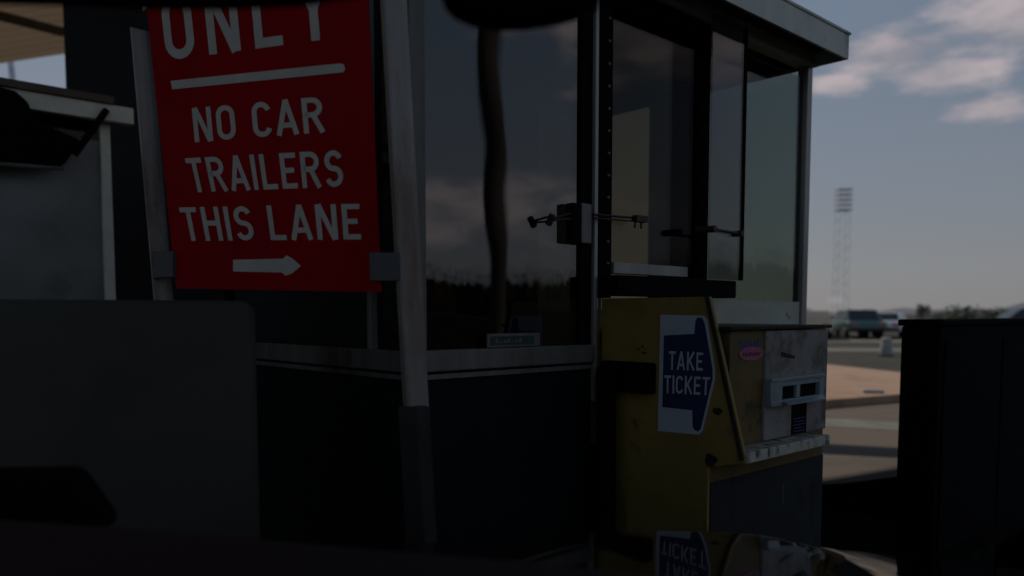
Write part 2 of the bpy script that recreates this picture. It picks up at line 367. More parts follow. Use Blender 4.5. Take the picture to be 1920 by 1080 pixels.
mb = MB(); mb.box(-.022, s_b, -.022, e + .03, ZS0, ZS1); mb.box(-.022, e + .03, e + .03, WB + .02, ZS0, ZS1)
mb.build('window_sill', M['alu_dull'], booth, .004)
mb = MB(); mb.box(-.012, s_b, -.012, -.001, ZS0 - .022, ZS0 - .008); mb.box(-.012, -.001, -.001, WB, ZS0 - .022, ZS0 - .008); mb.build('sill_trim', M['alu_dull'], booth)
# posts
MB().box(-.005, .05, -.005, .05, ZS1, ZL).build('corner_post', M['alu_dull'], booth, .004)
MB().box(0, .05, WB - .05, WB, ZS1, ZL).build('corner_post', M['blacksteel'], booth, .004)
MB().box(s_a, s_b, .0, .05, ZS1, ZL).build('window_gasket', M['black'], booth)
MB().box(s_b, s_b + .016, -.014, .05, .95, ZL).build('jamb_edge', M['alu'], booth, .002)
jb = MB().box(s_b + .016, s_d, -.004, .05, zc + .0, ZL).build('riveted_jamb', M['blacksteel'], booth, .003)
rv0 = None
for i in range(16):
    z = zc + .12 + i*.075
    if rv0 is None: rv0 = MB().tube([(0, -.004, 0), (0, .0005, 0)], [.004, .0065], 8).build('rivet', M['alu_dull'], jb); rv = rv0
    else: rv = rv0.copy(); COL.objects.link(rv); rv.parent = jb
    rv.location = (s_d - .02, -.004, z)
MB().box(s_e, s_f, -.002, .05, zc - .02, ZL).build('door_post', M['blacksteel'], booth, .003)
MB().box(s_h, LB + .004, -.006, .045, .80, ZL).build('corner_post', M['alu'], booth, .004)
MB().box(LB - .02, LB, WB - .02, WB, Z0 + .94, ZL).build('corner_post', M['alu_dull'], booth, .004)
# left window with its mullion
tm = ble(694, 300, 0).y
MB().box(-.012, .04, tm - .010, tm + .010, ZS1, ZL).build('mullion', M['alu'], booth, .002)
MB().box(.012, .02, .05, tm - .01, ZS1, ZL).build('window_pane', M['glassdark'], booth)
MB().box(.012, .02, tm + .01, WB - .05, ZS1, ZL).build('window_pane', M['glassdark'], booth)
MB().box(.05, s_a, .012, .02, ZS1, ZL).build('window_pane', M['glass'], booth)
MB().box(s_d, s_e, .016, .024, zc + .045, ZL - .06).build('sliding_window', M['glassslide'], booth)
hb = bl(1200, 75).z
MB().box(s_d, s_e, -.001, .012, ZL - .06, ZL).build('header', M['black'], booth)
z1, z2 = bl(1210, 496).z, bl(1210, 516).z
sp = MB().box(s_d + .004, bs(1285), -.012, .014, z2, z1).build('sill_plate', M['alu'], booth, .002)
zk0, zk1 = bl(1250, 556, -.1).z, bl(1250, 520, -.1).z
MB().box(s_b + .02, bs(1382, -.1), -.10, -.006, zk0, zk1).build('counter', M['black'], booth, .006)
# glazing of the lane end, and the hinged wing pane standing just proud of it
MB().box(s_f + .002, s_h, .016, .024, zc, ZL - .05).build('end_window_pane', M['glassgreen'], booth)
wzt = bl(1388, 48, -.07).z; wg = bs(1387, -.07)
wp = MB().box(bs(1327, -.07), wg, -.076, -.070, bl(1350, 524, -.07).z, wzt).build('wing_pane', M['glassclear'], booth)
MB().box(wg, wg + .008, -.082, -.064, bl(1350, 524, -.07).z, wzt).build('wing_edge', M['black'], wp)
zy = bl(1355, 434, -.09).z
st = MB().tube([(bs(1334, -.09), -.09, zy + .004), (bs(1384, -.09), -.09, zy)], .006, 8)
st.tube([(bs(1334, -.09), -.105, zy + .004), (bs(1334, -.09), -.02, zy + .004)], .013, 8); st.tube([(bs(1385, -.09), -.105, zy), (bs(1385, -.09), -.06, zy)], .012, 8)
st.build('wing_stay', M['darkred'], wp)
# lintel, soffit, roof
MB().box(-.01, LB + .006, -.03, .05, ZL, ZL + .055).build('lintel', M['beam'], booth, .003)
mb = MB(); mb.box(-.01, .05, .05, WB, ZL, ZL + .055); mb.box(LB - .05, LB, .05, WB, ZL, ZL + .055); mb.box(.05, LB - .05, WB - .05, WB, ZL, ZL + .055)
mb.build('lintel', M['alu_dull'], booth)
OV = -.18
ft, fb = bl(1593, 67, OV), bl(1590, 111, OV)
XE = (ft.x + fb.x)/2
zr0 = ZL + .0551; zt, zb = ft.z, fb.z
mb = MB(); mb.box(-.24, XE - .012, OV + .012, WB + .05, zr0, zr0 + .02); so = mb.build('soffit', M['soffit'], booth)
zb = min(zb, zr0 - .012); zt = max(zt, zb + .10)
mb = MB(); mb.box(-.252, XE, OV, OV + .0115, zb, zt); mb.box(XE - .0115, XE, OV + .012, WB + .062, zb, zt); mb.box(-.252, -.2405, OV + .012, WB + .062, zb, zt); mb.box(-.24, XE - .012, WB + .0505, WB + .062, zb, zt)
mb.build('fascia', M['fascia'], booth)
MB().box(-.26, XE + .008, OV - .008, WB + .07, zt + .001, zt + .012).build('roof', M['fascia'], booth, .003)
# interior seen through the glass
def endq(px0, px1, s=LB - .02):
    return ble(px0, 300, s).y, ble(px1, 300, s).y
y1, y0 = endq(1140, 1224)
MB().box(LB - .030, LB - .022, y0, WB - .032, ZS0, ble(1200, 172, LB - .02).z).build('end_window_pane', M['olive'], booth)
MB().box(LB - .05, LB - .01, y0, WB - .046, ble(1200, 172, LB - .02).z, ZL).build('blind', M['dark'], booth)
yk = endq(1322, 1322)[0]
MB().box(LB - .06, LB - .01, yk, y0, Z0 + .03, ble(1260, 168, LB - .1).z).build('tall_cabinet', M['dark'], booth, .01)
MB().box(LB - .05, LB - .01, yk, y0, ble(1260, 168, LB - .1).z + .02, ZL).build('blind', M['dark'], booth)
MB().box(LB - .030, LB - .022, .05, yk, zc, ZL).build('end_window_pane', M['glassgreen'], booth)
MB().box(LB - .55, LB - .052, WB - .030, WB - .022, ZS0, ble(1200, 172, LB - .02).z).build('rear_window_pane', M['olive'], booth)
MB().box(LB - .55, LB - .052, WB - .045, WB - .005, ble(1200, 172, LB - .02).z, ZL).build('blind', M['dark'], booth)
MB().box(e, LB - .55, WB - .045, WB - .005, ZS0, ZL).build('back_wall_board', M['dark'], booth)
q0, q1 = bl(770, 122, .5), bl(888, 258, .5)
MB().box(q0.x, q1.x, .5, .504, q1.z, q0.z).build('notice', M['paper'], booth)
# latch with its arm and a rod for its reflection, plaque on the sill
la = bl(1068, 378, -.03); lb_ = bl(1092, 455, -.03); lc = bl(1110, 455, -.03)
lt = MB().box(la.x + (lb_.x - la.x)*.35, lb_.x, -.026, .008, lb_.z, la.z).build('window_latch', M['black'], booth, .003)
MB().box(lb_.x, lc.x, -.028, -.014, lb_.z, la.z + .002).build('strike_plate', M['alu_dull'], lt, .002)
za = bl(1100, 404, -.03).z
a0, a1 = bl(1032, 411, -.03), bl(1070, 400, -.03)
mb = MB(); mb.tube([(a1.x, -.03, a1.z), (a0.x, -.03, a0.z)], .004, 6); mb.tube([(a1.x, -.03, a1.z - .018), (a0.x, -.03, a0.z - .004)], .004, 6); mb.tube([(a0.x, -.04, a0.z + .012), (a0.x, -.02, a0.z - .016)], .011, 8)
mb.build('latch_arm_or_reflection', M['darkred'], lt)  # extra rod standing in for the arm mirrored in the pane
a0, a1 = bl(1112, 402, -.03), bl(1205, 410, -.03)
mb = MB(); mb.tube([(a0.x, -.03, a0.z), (a1.x, -.03, a1.z)], .004, 6); mb.tube([(a0.x, -.03, a0.z - .012), (a1.x - .02, -.03, a1.z - .012)], .003, 6)
mb.box(a1.x - .05, a1.x + .012, -.045, -.02, a1.z - .014, a1.z + .008); mb.tube([(a1.x - .04, -.03, a1.z - .01), (a1.x - .045, -.03, a1.z - .036)], .004, 6); mb.tube([(a1.x - .008, -.03, a1.z - .01), (a1.x - .008, -.03, a1.z - .036)], .004, 6)
mb.build('latch_arm_or_reflection', M['darkred'], lt)
q0, q1 = bl(912, 626, -.012), bl(1010, 658, -.012)
pq = MB().box(q0.x, q1.x, -.018, -.010, ZS1 + .002, q0.z).build('plaque', M['alu_dull'], booth, .002)
pm = MB()
for i in range(7): pm.box(q0.x + .03 + i*.016, q0.x + .04 + i*.016, -.0210, -.0203, ZS1 + .016 + .004*((i*3) % 3), q0.z - .016 - .004*((i*5) % 3))
pm.build('plaque_print', M['alu_dull'], pq)
MB().box(q0.x + .012, q1.x - .03, -.0205, -.0185, ZS1 + .010, q0.z - .008).build('plaque_face', M['teallabel'], pq)

# ------------------------------------------------------------------ ticket machine beside the booth
KK = Vector((.2534*2.42, 2.42, 0))
tmn = tag(empty('ticket_machine', KK, RZ), 'scuffed yellow ticket machine with blue TAKE TICKET arrow and grey slot plate', 'ticket machine')
def ms(px, py, a=-.012): return to_local(tmn, hit(px, py, KK + D1*a, D1))    # on the yellow side
def mf(px, py, b=0.0): return to_local(tmn, hit(px, py, KK + D2*b, D2))       # on the lane front
gap = -to_local(booth, KK).y
wA = .745; zT = mf(1375, 613, -.06).z
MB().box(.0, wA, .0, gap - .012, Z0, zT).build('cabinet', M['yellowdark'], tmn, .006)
zS = ms(1230, 558).z; pl = ms(1397, 866); xl = ms(1128, 700).y
prof = [(-.014, xl, Z0), (-.014, xl, zS), (-.014, .002, zS), (-.014, pl.y, pl.z + .015), (-.014, pl.y + .005, pl.z - .006), (-.014, -.002, pl.z - .035), (-.014, -.002, Z0)]
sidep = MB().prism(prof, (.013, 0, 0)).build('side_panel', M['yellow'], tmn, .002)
# trim along the slanted front edge of the side panel
tA, tB = Vector((-.020, .004, zS)), Vector((-.020, pl.y + .002, pl.z + .004))
dv = Vector((0, .013, .0))
MB().prism([tA, tB, tB + dv, tA + dv*1.0], (.0055, 0, 0)).build('edge_trim', M['rustedge'], tmn)
# lane front
fy = -.055
mb = MB(); x0 = mf(1435, 720, fy).x; x1 = mf(1551, 720, fy).x
zt_, zb_ = mf(1490, 618, fy).z, mf(1490, 816, fy).z
pt = MB().box(x0, x1, fy, .001, zb_, zt_).build('slot_plate', M['plate'], tmn, .006)
q0, q1 = mf(1440, 708, fy - .02), mf(1543, 760, fy - .02)
bz0 = mf(1440, 764, fy - .02).z; bz1 = mf(1440, 711, fy - .02).z
fr = MB(); w_ = .014; X0, X1 = q0.x + .016, q1.x
fr.box(X0, X1, fy - .026, fy + .001, bz1 - .012, bz1); fr.box(X0, X1, fy - .026, fy + .001, bz0, bz0 + .018)
fr.box(X0, X0 + .075, fy - .022, fy + .001, bz0 + .018, bz1 - .012); fr.box(X1 - .03, X1, fy - .022, fy + .001, bz0 + .018, bz1 - .012)
xm = X0 + (X1 - X0)*.52
fr.box(xm - .012, xm + .012, fy - .018, fy + .001, bz0 + .018, bz1 - .012)
fr.box(X0 + .075, X1 - .03, fy - .020, fy + .001, bz1 - .030, bz1 - .012)
bz = fr.build('slot_bezel', M['bezel'], tmn, .002)
for a, b in ((X0 + .075, xm - .012), (xm + .012, X1 - .03)):
    MB().box(a, b, fy - .006, fy + .0, bz0 + .018, bz1 - .030).build('ticket_slot', M['black'], bz)
mb = MB().prism([(X0 + .07, fy - .026, bz0 + .016), (X1 - .03, fy - .026, bz0 + .016), (X1 - .03, fy - .045, bz0 + .008), (X0 + .07, fy - .045, bz0 + .008)], (0, 0, -.006)).build('ticket_lip', M['bezel'], bz)
q0, q1 = mf(1485, 770, fy - .002), mf(1511, 812, fy - .002)
MB().box(q0.x, q1.x, fy - .003, fy + .001, q1.z + .004, bz0 - .004).build('dark_label', M['black'], tmn)
lbm = MB()
for i in range(5):
    zz = q1.z + .012 + i*.011; lbm.box(q0.x + .008 + .006*(i % 2), q1.x - .008 - .01*((i*3) % 2), fy - .0036, fy - .0031, zz, zz + .003)
lbm.build('label_print', M['bluestick'], tmn)
q0, q1 = mf(1466, 660, fy - .002), mf(1492, 670, fy - .002)
lbm = MB()
for i in range(5):
    xx = q0.x + (q1.x - q0.x)*i/5; lbm.box(xx, xx + (q1.x - q0.x)/6.5, fy - .0012, fy + .0, q1.z - .002*i + .004, q0.z - .0035*i)
lbm.build('faded_stencil', M['dark'], tmn)
# top lip and ledge
xq = mf(1372, 720, fy).x
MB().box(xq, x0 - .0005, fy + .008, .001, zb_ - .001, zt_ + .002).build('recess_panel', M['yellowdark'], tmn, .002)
MB().box(.0, x1 + .002, fy - .012, -.0005, zt_ + .003, zt_ + .014).build('top_lip', M['rustedge'], tmn, .002)
le0, le1 = mf(1404, 863, pl.y), mf(1555, 838, pl.y)
zl = pl.z
mb = MB(); ledge_v = [(.0, fy - .002, zb_ - .004), (.0, pl.y - .002, zl + .026), (.0, pl.y - .002, zl - .008), (.0, .0, zl - .008), (.0, .0, zb_ - .004)]
mb.prism(ledge_v, (le1.x, 0, 0)).build('ledge', M['ledge'], tmn, .003)
# back plate with stickers
def oval(cx, cz, rx, rz, y, n=24): return [(cx + rx*math.cos(2*math.pi*i/n), y, cz + rz*math.sin(2*math.pi*i/n)) for i in range(n)]
c = mf(1409, 663, fy + .007); sy = fy + .0075; MB().prism(oval(c.x, c.z, .074, .022, sy - .0022), (0, .0018, 0)).build('pink_sticker', M['pink'], tmn)
mk = MB()
for i in range(9):
    xx = c.x - .052 + i*.0115; mk.box(xx, xx + .007, sy - .0028, sy - .0024, c.z - .006 - .003*(i % 2), c.z + .006 - .004*((i*7) % 3)/2)
mk.build('sticker_print', M['darkred'], tmn)
c = mf(1406, 644, fy + .007); mk = MB()
for i in range(7):
    xx = c.x - .06 + i*.018; mk.box(xx, xx + .011, sy - .0008, sy + .0004, c.z - .014 - .003*(i % 3), c.z + .014 - .004*((i*5) % 3))
mk.build('blue_sticker', M['bluestick'], tmn)
# grey lower panel
zg = mf(1340, 904, -.003).z
MB().box(.004, wA - .003, -.0035, -.0005, Z0 + .002, zg).build('lower_panel', M['slate'], tmn)
q = mf(1467, 925, -.005); MB().prism([(q.x, -.0045, q.z + .035), (q.x + .012, -.0045, q.z + .034), (q.x + .008, -.0045, q.z), (q.x + .013, -.0045, q.z - .04), (q.x + .004, -.0045, q.z - .038), (q.x - .001, -.0045, q.z)], (0, .0008, 0)).build('scratch', M['alu_dull'], tmn)
# arrow sign on the yellow side
PLX = -.0145
def sv(px, py, lift=0.0): v = ms(px, py, PLX); return Vector((PLX - lift, v.y, v.z))
plate = [sv(*p, .002) for p in ((1239, 590), (1321, 592), (1327, 600), (1341, 690), (1341, 712), (1318, 808), (1311, 815), (1234, 808))]
sg = MB().prism(plate, (.0018, 0, 0)).build('arrow_sign', M['white'], tmn)
blue = [sv(*p, .0032) for p in ((1246, 629), (1303, 626), (1305, 602), (1309, 595), (1317, 596), (1322, 606), (1337, 692), (1337, 710), (1315, 803), (1310, 809), (1303, 806), (1300, 800), (1299, 769), (1243, 763))]
MB().prism(blue, (.001, 0, 0)).build('blue_arrow', M['blue'], sg)
lt_ = MB(); lettering(lt_, 'TAKE', [sv(1255, 693), sv(1319, 695), sv(1320, 661), sv(1256, 658)], (-1, 0, 0), .0042, .95, .13); lt_.build('lettering', M['white'], sg)
lt_ = MB(); lettering(lt_, 'TICKET', [sv(1247, 737), sv(1331, 741), sv(1333, 707), sv(1247, 703)], (-1, 0, 0), .0042, .9, .12)
lt_.build('lettering', M['white'], sg)
# black handle box on the side, chip marks and a dark pipe
q0, q1 = ms(1128, 676, -.05), ms(1218, 740, -.05)
MB().box(-.055, -.0145, q1.y, q0.y, q1.z, q0.z).build('handle_box', M['black'], tmn, .006)
for px, py, r in ((1205, 650, .006), (1208, 662, .008), (1197, 655, .005), (1340, 865, .022), (1350, 862, .015), (1345, 772, .018), (1332, 858, .018)):
    if px > 1333 and py > 850: px -= 10
    v = ms(px, py, PLX); n_ = 9
    MB().prism([(PLX - .0006, v.y + r*(.7 + .5*random.random())*math.cos(2*math.pi*i/n_), v.z + r*.8*(.6 + .5*random.random())*math.sin(2*math.pi*i/n_)) for i in range(n_)], (.0009, 0, 0)).build('paint_chip', M['rustedge'], tmn)
v = ms(1136, 860, -.08)
MB().tube([(-.08, v.y, Z0), (-.08, v.y, ms(1136, 690, -.08).z)], .034, 14).build('dark_pipe', M['dark_pipe'], tmn, smooth=True)  # plain dark upright tube left of the side panel

# ------------------------------------------------------------------ red lane sign on two posts
SP = Vector((-.172*2, 2.0, 0)); SR = Vector((.931, -.365, 0)).normalized(); SN = Vector((-.365, -.931, 0)).normalized()
def sh(px, py, lift=0.0): return hit(px, py, SP + SN*lift, SN)
srt = empty('lane_sign', Vector((sh(540, 545).x, sh(540, 545).y, 0))); tag(srt, 'red metal sign reading ONLY and NO CAR TRAILERS THIS LANE, on two leaning posts', 'sign')
so_ = Vector(srt.location)
def loc(v): return Vector(v) - so_
pan = [loc(sh(*p)) for p in ((256, -165), (683, -165), (715, 548), (330, 541))]
pn = MB().prism(pan, -SN*.004).build('sign_panel', M['signred'], srt, .001)
def sq(*ps): return [loc(sh(*p)) for p in ps]
lt_ = MB(); lettering(lt_, 'ONLY', sq((313, 114), (626, 72), (616, -54), (300, -4)), SN, .0012, 1.0, .26); lt_.build('lettering', M['letter'], pn)
lt_ = MB(); lettering(lt_, 'NO CAR', sq((366, 267), (609, 248), (603, 181), (360, 203)), SN, .0012, .98, .15, .52); lt_.build('lettering', M['letter'], pn)
lt_ = MB(); lettering(lt_, 'TRAILERS', sq((362, 361), (645, 350), (642, 281), (347, 297)), SN, .0012, .98, .15); lt_.build('lettering', M['letter'], pn)
lt_ = MB(); lettering(lt_, 'THIS LANE', sq((349, 452), (678, 449), (674, 382), (336, 389)), SN, .0012, .98, .15, .50); lt_.build('lettering', M['letter'], pn)
MB().prism([q + SN*.0022 for q in sq((321, 152), (324, 168), (644, 136), (648, 130), (645, 121), (640, 119))], -SN*.001).build('underline', M['letter'], pn)
MB().prism([q + SN*.0022 for q in sq((438, 487), (438, 509), (530, 511), (536, 517), (548, 513), (565, 499), (548, 484), (538, 479), (532, 485))], -SN*.001).build('arrow', M['letter'], pn)
def post(p0, p1, wpx, name):
    a, b = sh(*p0), sh(*p1); d = (b - a).normalized()
    t0 = (2.05 - a.z)/d.z; t1 = (.14 - a.z)/d.z; top, bot = a + d*t0, a + d*t1
    dep = a.y; wd = wpx/F*dep
    sx = SR*wd/2; off = SN*.01
    sec = [(-1, -.012), (-.90, -.002), (-.22, .014), (.02, .014), (.16, .008), (.90, -.024), (1, -.036), (1, -.042), (-1, -.042)]
    vt = [loc(top + sx*a_ + SN*b_) for a_, b_ in sec]; vb = [loc(bot + sx*a_ + SN*b_) for a_, b_ in sec]; k = len(sec)
    return MB().add(vt + vb, [tuple(range(k)), tuple(range(2*k - 1, k - 1, -1))] + [(i, k + i, k + (i + 1) % k, (i + 1) % k) for i in range(k)]).build(name, M['post'], srt, .002)
post((250, 20), (296, 555), 22, 'post'); post((729, 0), (768, 700), 42, 'post')
def shade_sleeve(p0, p1, wpx):
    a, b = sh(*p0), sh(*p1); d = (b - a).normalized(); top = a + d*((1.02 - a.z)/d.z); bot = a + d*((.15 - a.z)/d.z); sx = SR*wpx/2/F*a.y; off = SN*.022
    MB().prism([loc(top - sx + off), loc(top + sx + off), loc(bot + sx + off), loc(bot - sx + off)], -SN*.072).build('post_shade_cover', M['shade_sleeve'], srt, .006, 2)  # added cover, darkened in place of shade at the post foot
shade_sleeve((250, 20), (296, 555), 24); shade_sleeve((729, 0), (768, 700), 42)
for p in (((292, 472), (331, 472), (331, 520), (294, 522)), ((697, 474), (756, 474), (757, 527), (699, 527))):
    MB().prism([loc(sh(*q)) + SN*.014 for q in p], -SN*.024).build('bracket', M['bracket'], srt, .002)

# ------------------------------------------------------------------ grey block in front, black cabinet beyond the machine
B0 = Vector((-.324*2.0, 2.0, 0)); BF = Vector((-.94, -.34, 0)).normalized(); BN = Vector((.34, -.94, 0)).normalized()
zk = hit(240, 562, B0, BN).z
blk = MB().box(-.62, 0, 0, .30, 0, zk).build('crash_block', M['block'], None, .035, 4, smooth=True, loc=B0)
blk.rotation_euler = (0, 0, math.atan2(-BF.y, -BF.x))
tag(blk, 'plain olive grey block with rounded top corners, in front of the red sign', 'crash block')
# its lower step: a base plinth slightly wider
P = Vector((.5425*3.50, 3.50, 0))
ztp = hit(1750, 599, P, D2).z
bc = empty('roadside_cabinet', P, RZ); tag(bc, 'matte black steel cabinet standing past the ticket machine at the far right', 'cabinet')
MB().box(0, 1.7, 0, .17, .06, ztp - .03).build('cabinet_body', M['blacksteel'], bc, .012)
MB().box(-.012, 1.712, -.012, .182, ztp - .03, ztp).build('cabinet_lid', M['blacksteel'], bc, .008)
MB().box(.02, 1.68, .02, .15, 0, .06).build('plinth', M['kerb'], bc)
MB().box(.05, .84, -.008, .001, .15, ztp - .10).build('door', M['blacksteel'], bc, .003); MB().box(.87, 1.65, -.008, .001, .15, ztp - .10).build('door', M['blacksteel'], bc, .003)

# ------------------------------------------------------------------ second toll booth, across the lane on the left
A2 = D1.copy(); A2N = Vector((-A2.y, A2.x, 0)); P2 = Vector((-2.37, 5.0, 0))
b2 = tag(empty('toll_booth', P2, math.atan2(A2.y, A2.x)), 'farther grey toll booth with cream roof beam and black awning, left of the red sign', 'toll booth')
def b2l(px, py, t=0.0): return to_local(b2, hit(px, py, P2 + A2N*t, A2N))
zb0, zb1 = b2l(255, 234).z, b2l(255, 204).z
MB().box(-4.6, .02, .0, .06, zb0, zb1).build('roof_beam', M['beam'], b2, .004)
MB().box(-4.6, -.10, -.03, 1.5, zb1 + .001, zb1 + .045).build('roof', M['brown'], b2, .004)
MB().box(-4.5, -.1, .07, 1.45, zb0 + .05, zb0 + .08).build('soffit', M['black'], b2)
T2 = .14
xp0, xp1 = b2l(191, 400, T2).x, b2l(210, 400, T2).x
MB().box(xp0, xp1, T2 - .02, T2 + .04, .1, zb0).build('corner_post', M['beam'], b2, .004)
MB().box(-4.5, xp0, T2 + .004, T2 + .03, .95, zb0 - .10).build('window_panel', M['frost'], b2)
MB().box(-4.5, xp0, T2 - .006, T2 + .035, zb0 - .10, zb0 - .06).build('header', M['brown'], b2)
MB().box(-4.5, xp0, T2 + .036, T2 + .04, zb0 - .06, zb0).build('header_gap', M['black'], b2)
MB().box(-4.5, xp0, T2 - .003, T2 + .03, .05, .949).build('lower_wall', M['teal'], b2)
MB().box(xp0, xp1, T2 + .04, 1.4, .05, zb0).build('end_wall', M['blacksteel'], b2)
aw = [b2l(*p, -.05) for p in ((-160, 120), (30, 170), (52, 190), (66, 222), (110, 244), (152, 262), (122, 308), (-160, 292))]
MB().prism(aw, (0, .13, 0)).build('awning', M['black'], b2, .01)
a0, a1 = b2l(-160, 296, -.03), b2l(118, 316, -.03)
MB().tube([(a0.x, -.03, a0.z), (a1.x, -.03, a1.z)], .012, 8).build('awning_rail', M['alu_dull'], b2)
a0, a1 = b2l(200, 206, -.02), b2l(140, 290, -.02)
MB().tube([(a0.x, -.02, a0.z), (a1.x, -.02, a1.z)], .02, 8).build('awning_strut', M['black'], b2)

# ------------------------------------------------------------------ toll plaza canopy overhead
ZC = 7.5
cn = tag(empty('plaza_canopy', pz(-2.6, 8)), 'tan corrugated plaza canopy high over the lanes on one dark pier, seen at top left', 'canopy')
co = Vector(cn.location)
lf = hit(0, 119, (0, 0, ZC), (0, 0, 1)); b_f = lf.dot(PG); a_r = (Vector((-1.3, 15.3, 0))).dot(PE)
mb = MB(); nr = 300; v = []
for i in range(nr + 1):
    b = b_f - i*.08; zz = ZC + (0, .0, .09, .09)[i % 4]
    for a in (-30, a_r): q = pz(a, b); v.append((q.x - co.x, q.y - co.y, zz))
mb.add(v, [(2*i, 2*i + 1, 2*i + 3, 2*i + 2) for i in range(nr)])
mb.build('corrugated_sheet', M['canopy'], cn)
dk = [Vector(p) for p in ((-1.75, 14.2, 0), (-.16, 14.63, 0), (1.5, 15.62, 0), (6.5, 14.6, 0), (7.5, -5, 0), (-8.4, -5, 0))]
MB().prism([(p.x - co.x, p.y - co.y, ZC + .14) for p in dk], (0, 0, .15)).build('shade_deck', M['shade_deck'], cn)  # unseen canopy part, front edge shaped to cast the ground shadow
q0, q1 = pz(-8, 0) , pz(3.2, 0)
bb = Vector((.5, 16.05, 0)).dot(PG); ab = Vector((.5, 16.05, 0)).dot(PE)
mb = MB()
mb.prism([tuple(pz(ab + a, bb + b) - co + Vector((0, 0, ZC + .2))) for a, b in ((-4, -.24), (2.4, -.24), (2.4, .24), (-4, .24))], (0, 0, .12))
mb.prism([tuple(pz(ab + a, bb + b) - co + Vector((0, 0, ZC + .21))) for a, b in ((-3.6, -2.5), (-3.5, -2.5), (-3.5, -.2), (-3.6, -.2))], (0, 0, .1))
mb.build('shadow_beam', M['shade_deck'], cn)  # unseen beam, placed to cast the thin shadow band
g0, g1 = hit(-60, 14, (0, 0, ZC - .35), (0, 0, 1)), hit(118, 60, (0, 0, ZC - .35), (0, 0, 1))
MB().tube([g0 - co, g1 - co], .10, 8).build('brace', M['brown'], cn)
px0, px1 = -.554*7, -.30*7
MB().box(px0 - co.x, px1 - co.x, 7.0 - co.y, 7.6 - co.y, 0, ZC).build('pier', M['pierpaint'], cn, .02)
mb = MB()
for x, y in ((6.0, -4.4), (-6, -4.4)):
    mb.box(x - co.x - .2, x - co.x + .2, y - co.y - .2, y - co.y + .2, 0, ZC + .14)
    mb.build('column', M['blacksteel'], cn); mb = MB()

# ------------------------------------------------------------------ own car: hood, dashboard, mirrors, roof edge
CF = Vector((.25, .97, 0)).normalized(); CR = Vector((CF.y, -CF.x, 0))
car = tag(empty('car', (0, 0, 0)), 'black cherry car the view is taken from, its glossy hood mirroring the ticket machine', 'car')
HZ = .73
hp = [(475, 1008), (620, 1012), (780, 1016), (900, 1013), (1000, 1004), (1090, 996), (1167, 993), (1260, 992.5), (1342, 994), (1410, 999), (1465, 1007), (1510, 1019), (1543, 1028), (1600, 1032), (1670, 1038), (1780, 1050), (1950, 1072), (2200, 1115)]
hp2 = [475 + 12.5*i for i in range(139)]
def hy(x):
    for (x0, y0), (x1, y1) in zip(hp, hp[1:]):
        if x0 <= x <= x1: return y0 + (y1 - y0)*(x - x0)/(x1 - x0)
    return hp[-1][1]
def hys(x): return sum(hy(min(2200, max(475, x + k*12))) for k in range(-3, 4))/7
fr = [hit(x, hys(x), (0, 0, HZ), (0, 0, 1)) for x in hp2]
def hood_z(px, d):      # crowned panel that rolls forward and down towards its front corner
    t = min(1, max(0, (px - 1505)/50)); t = t*t*(3 - 2*t)
    k = min(d, .12); f = .012*k - .20*k*k + (.012 - .40*.12)*max(0, d - .12)
    return f*(1 - t) + .22*d*t
rows = []
for back in (.75, .45, .28, .22, .18, .15, .12, .10, .08, .06, .045, .03, .02, .012): rows.append([p - CF*back + Vector((0, 0, hood_z(hp2[i], back))) for i, p in enumerate(fr)])
for off, dz in ((-.006, -.0005), (-.003, -.003), (0, -.009), (.002, -.02), (.006, -.06), (.02, -.30), (-.02, -.42)): rows.append([p + CF*off + Vector((0, 0, dz)) for p in fr])
n = len(fr); mb = MB(); mb.add([q for r in rows for q in r], [(i*n + k, i*n + k + 1, (i + 1)*n + k + 1, (i + 1)*n + k) for i in range(len(rows) - 1) for k in range(n - 1)])
mb.build('hood', M['hood'], car, smooth=True)
dp = [(-160, 956), (0, 966), (200, 980), (400, 996), (700, 1022), (1000, 1046), (1300, 1080), (1500, 1110)]
DZ = .95
fr = [hit(x, y, (0, 0, DZ), (0, 0, 1)) for x, y in dp]
rows = [[p - CF*.55 - Vector((0, 0, .03)) for p in fr], [p - CF*.25 for p in fr], [p - CF*.03 for p in fr], [p + Vector((0, 0, -.006)) for p in fr], [p + CF*.01 + Vector((0, 0, -.24)) for p in fr]]
n = len(fr); mb = MB(); mb.add([q for r in rows for q in r], [(i*n + k, i*n + k + 1, (i + 1)*n + k + 1, (i + 1)*n + k) for i in range(len(rows) - 1) for k in range(n - 1)])
mb.build('dashboard', M['vinyl'], car, smooth=True)
fm = [deep(x, y, 1.25) for x, y in ((-90, 905), (-60, 888), (105, 886), (125, 893), (182, 972), (190, 1000), (-90, 1000))]
fmo = MB().prism(fm, (0, .07, 0)).build('fender_mirror', M['black'], car, .015, 3, smooth=True)
# interior mirror and visor
mm = [deep(x, y, .98) for x, y in ((820, -30), (832, 0), (848, 16), (880, 30), (925, 39), (985, 38), (1050, 28), (1100, 14), (1125, 0), (1130, -30))]
mir = MB().prism(mm, (0, .04, 0)).build('rear_view_mirror', M['black'], car, .006, 3, smooth=True)
vv = [deep(x, y, .95) for x, y in ((-60, -20), (-60, 8), (150, 13), (300, 20), (430, 20), (560, 14), (640, 2), (690, -6), (690, -20))]
MB().prism(vv, (0, -.02, .10)).build('sun_visor', M['black'], car, .005)
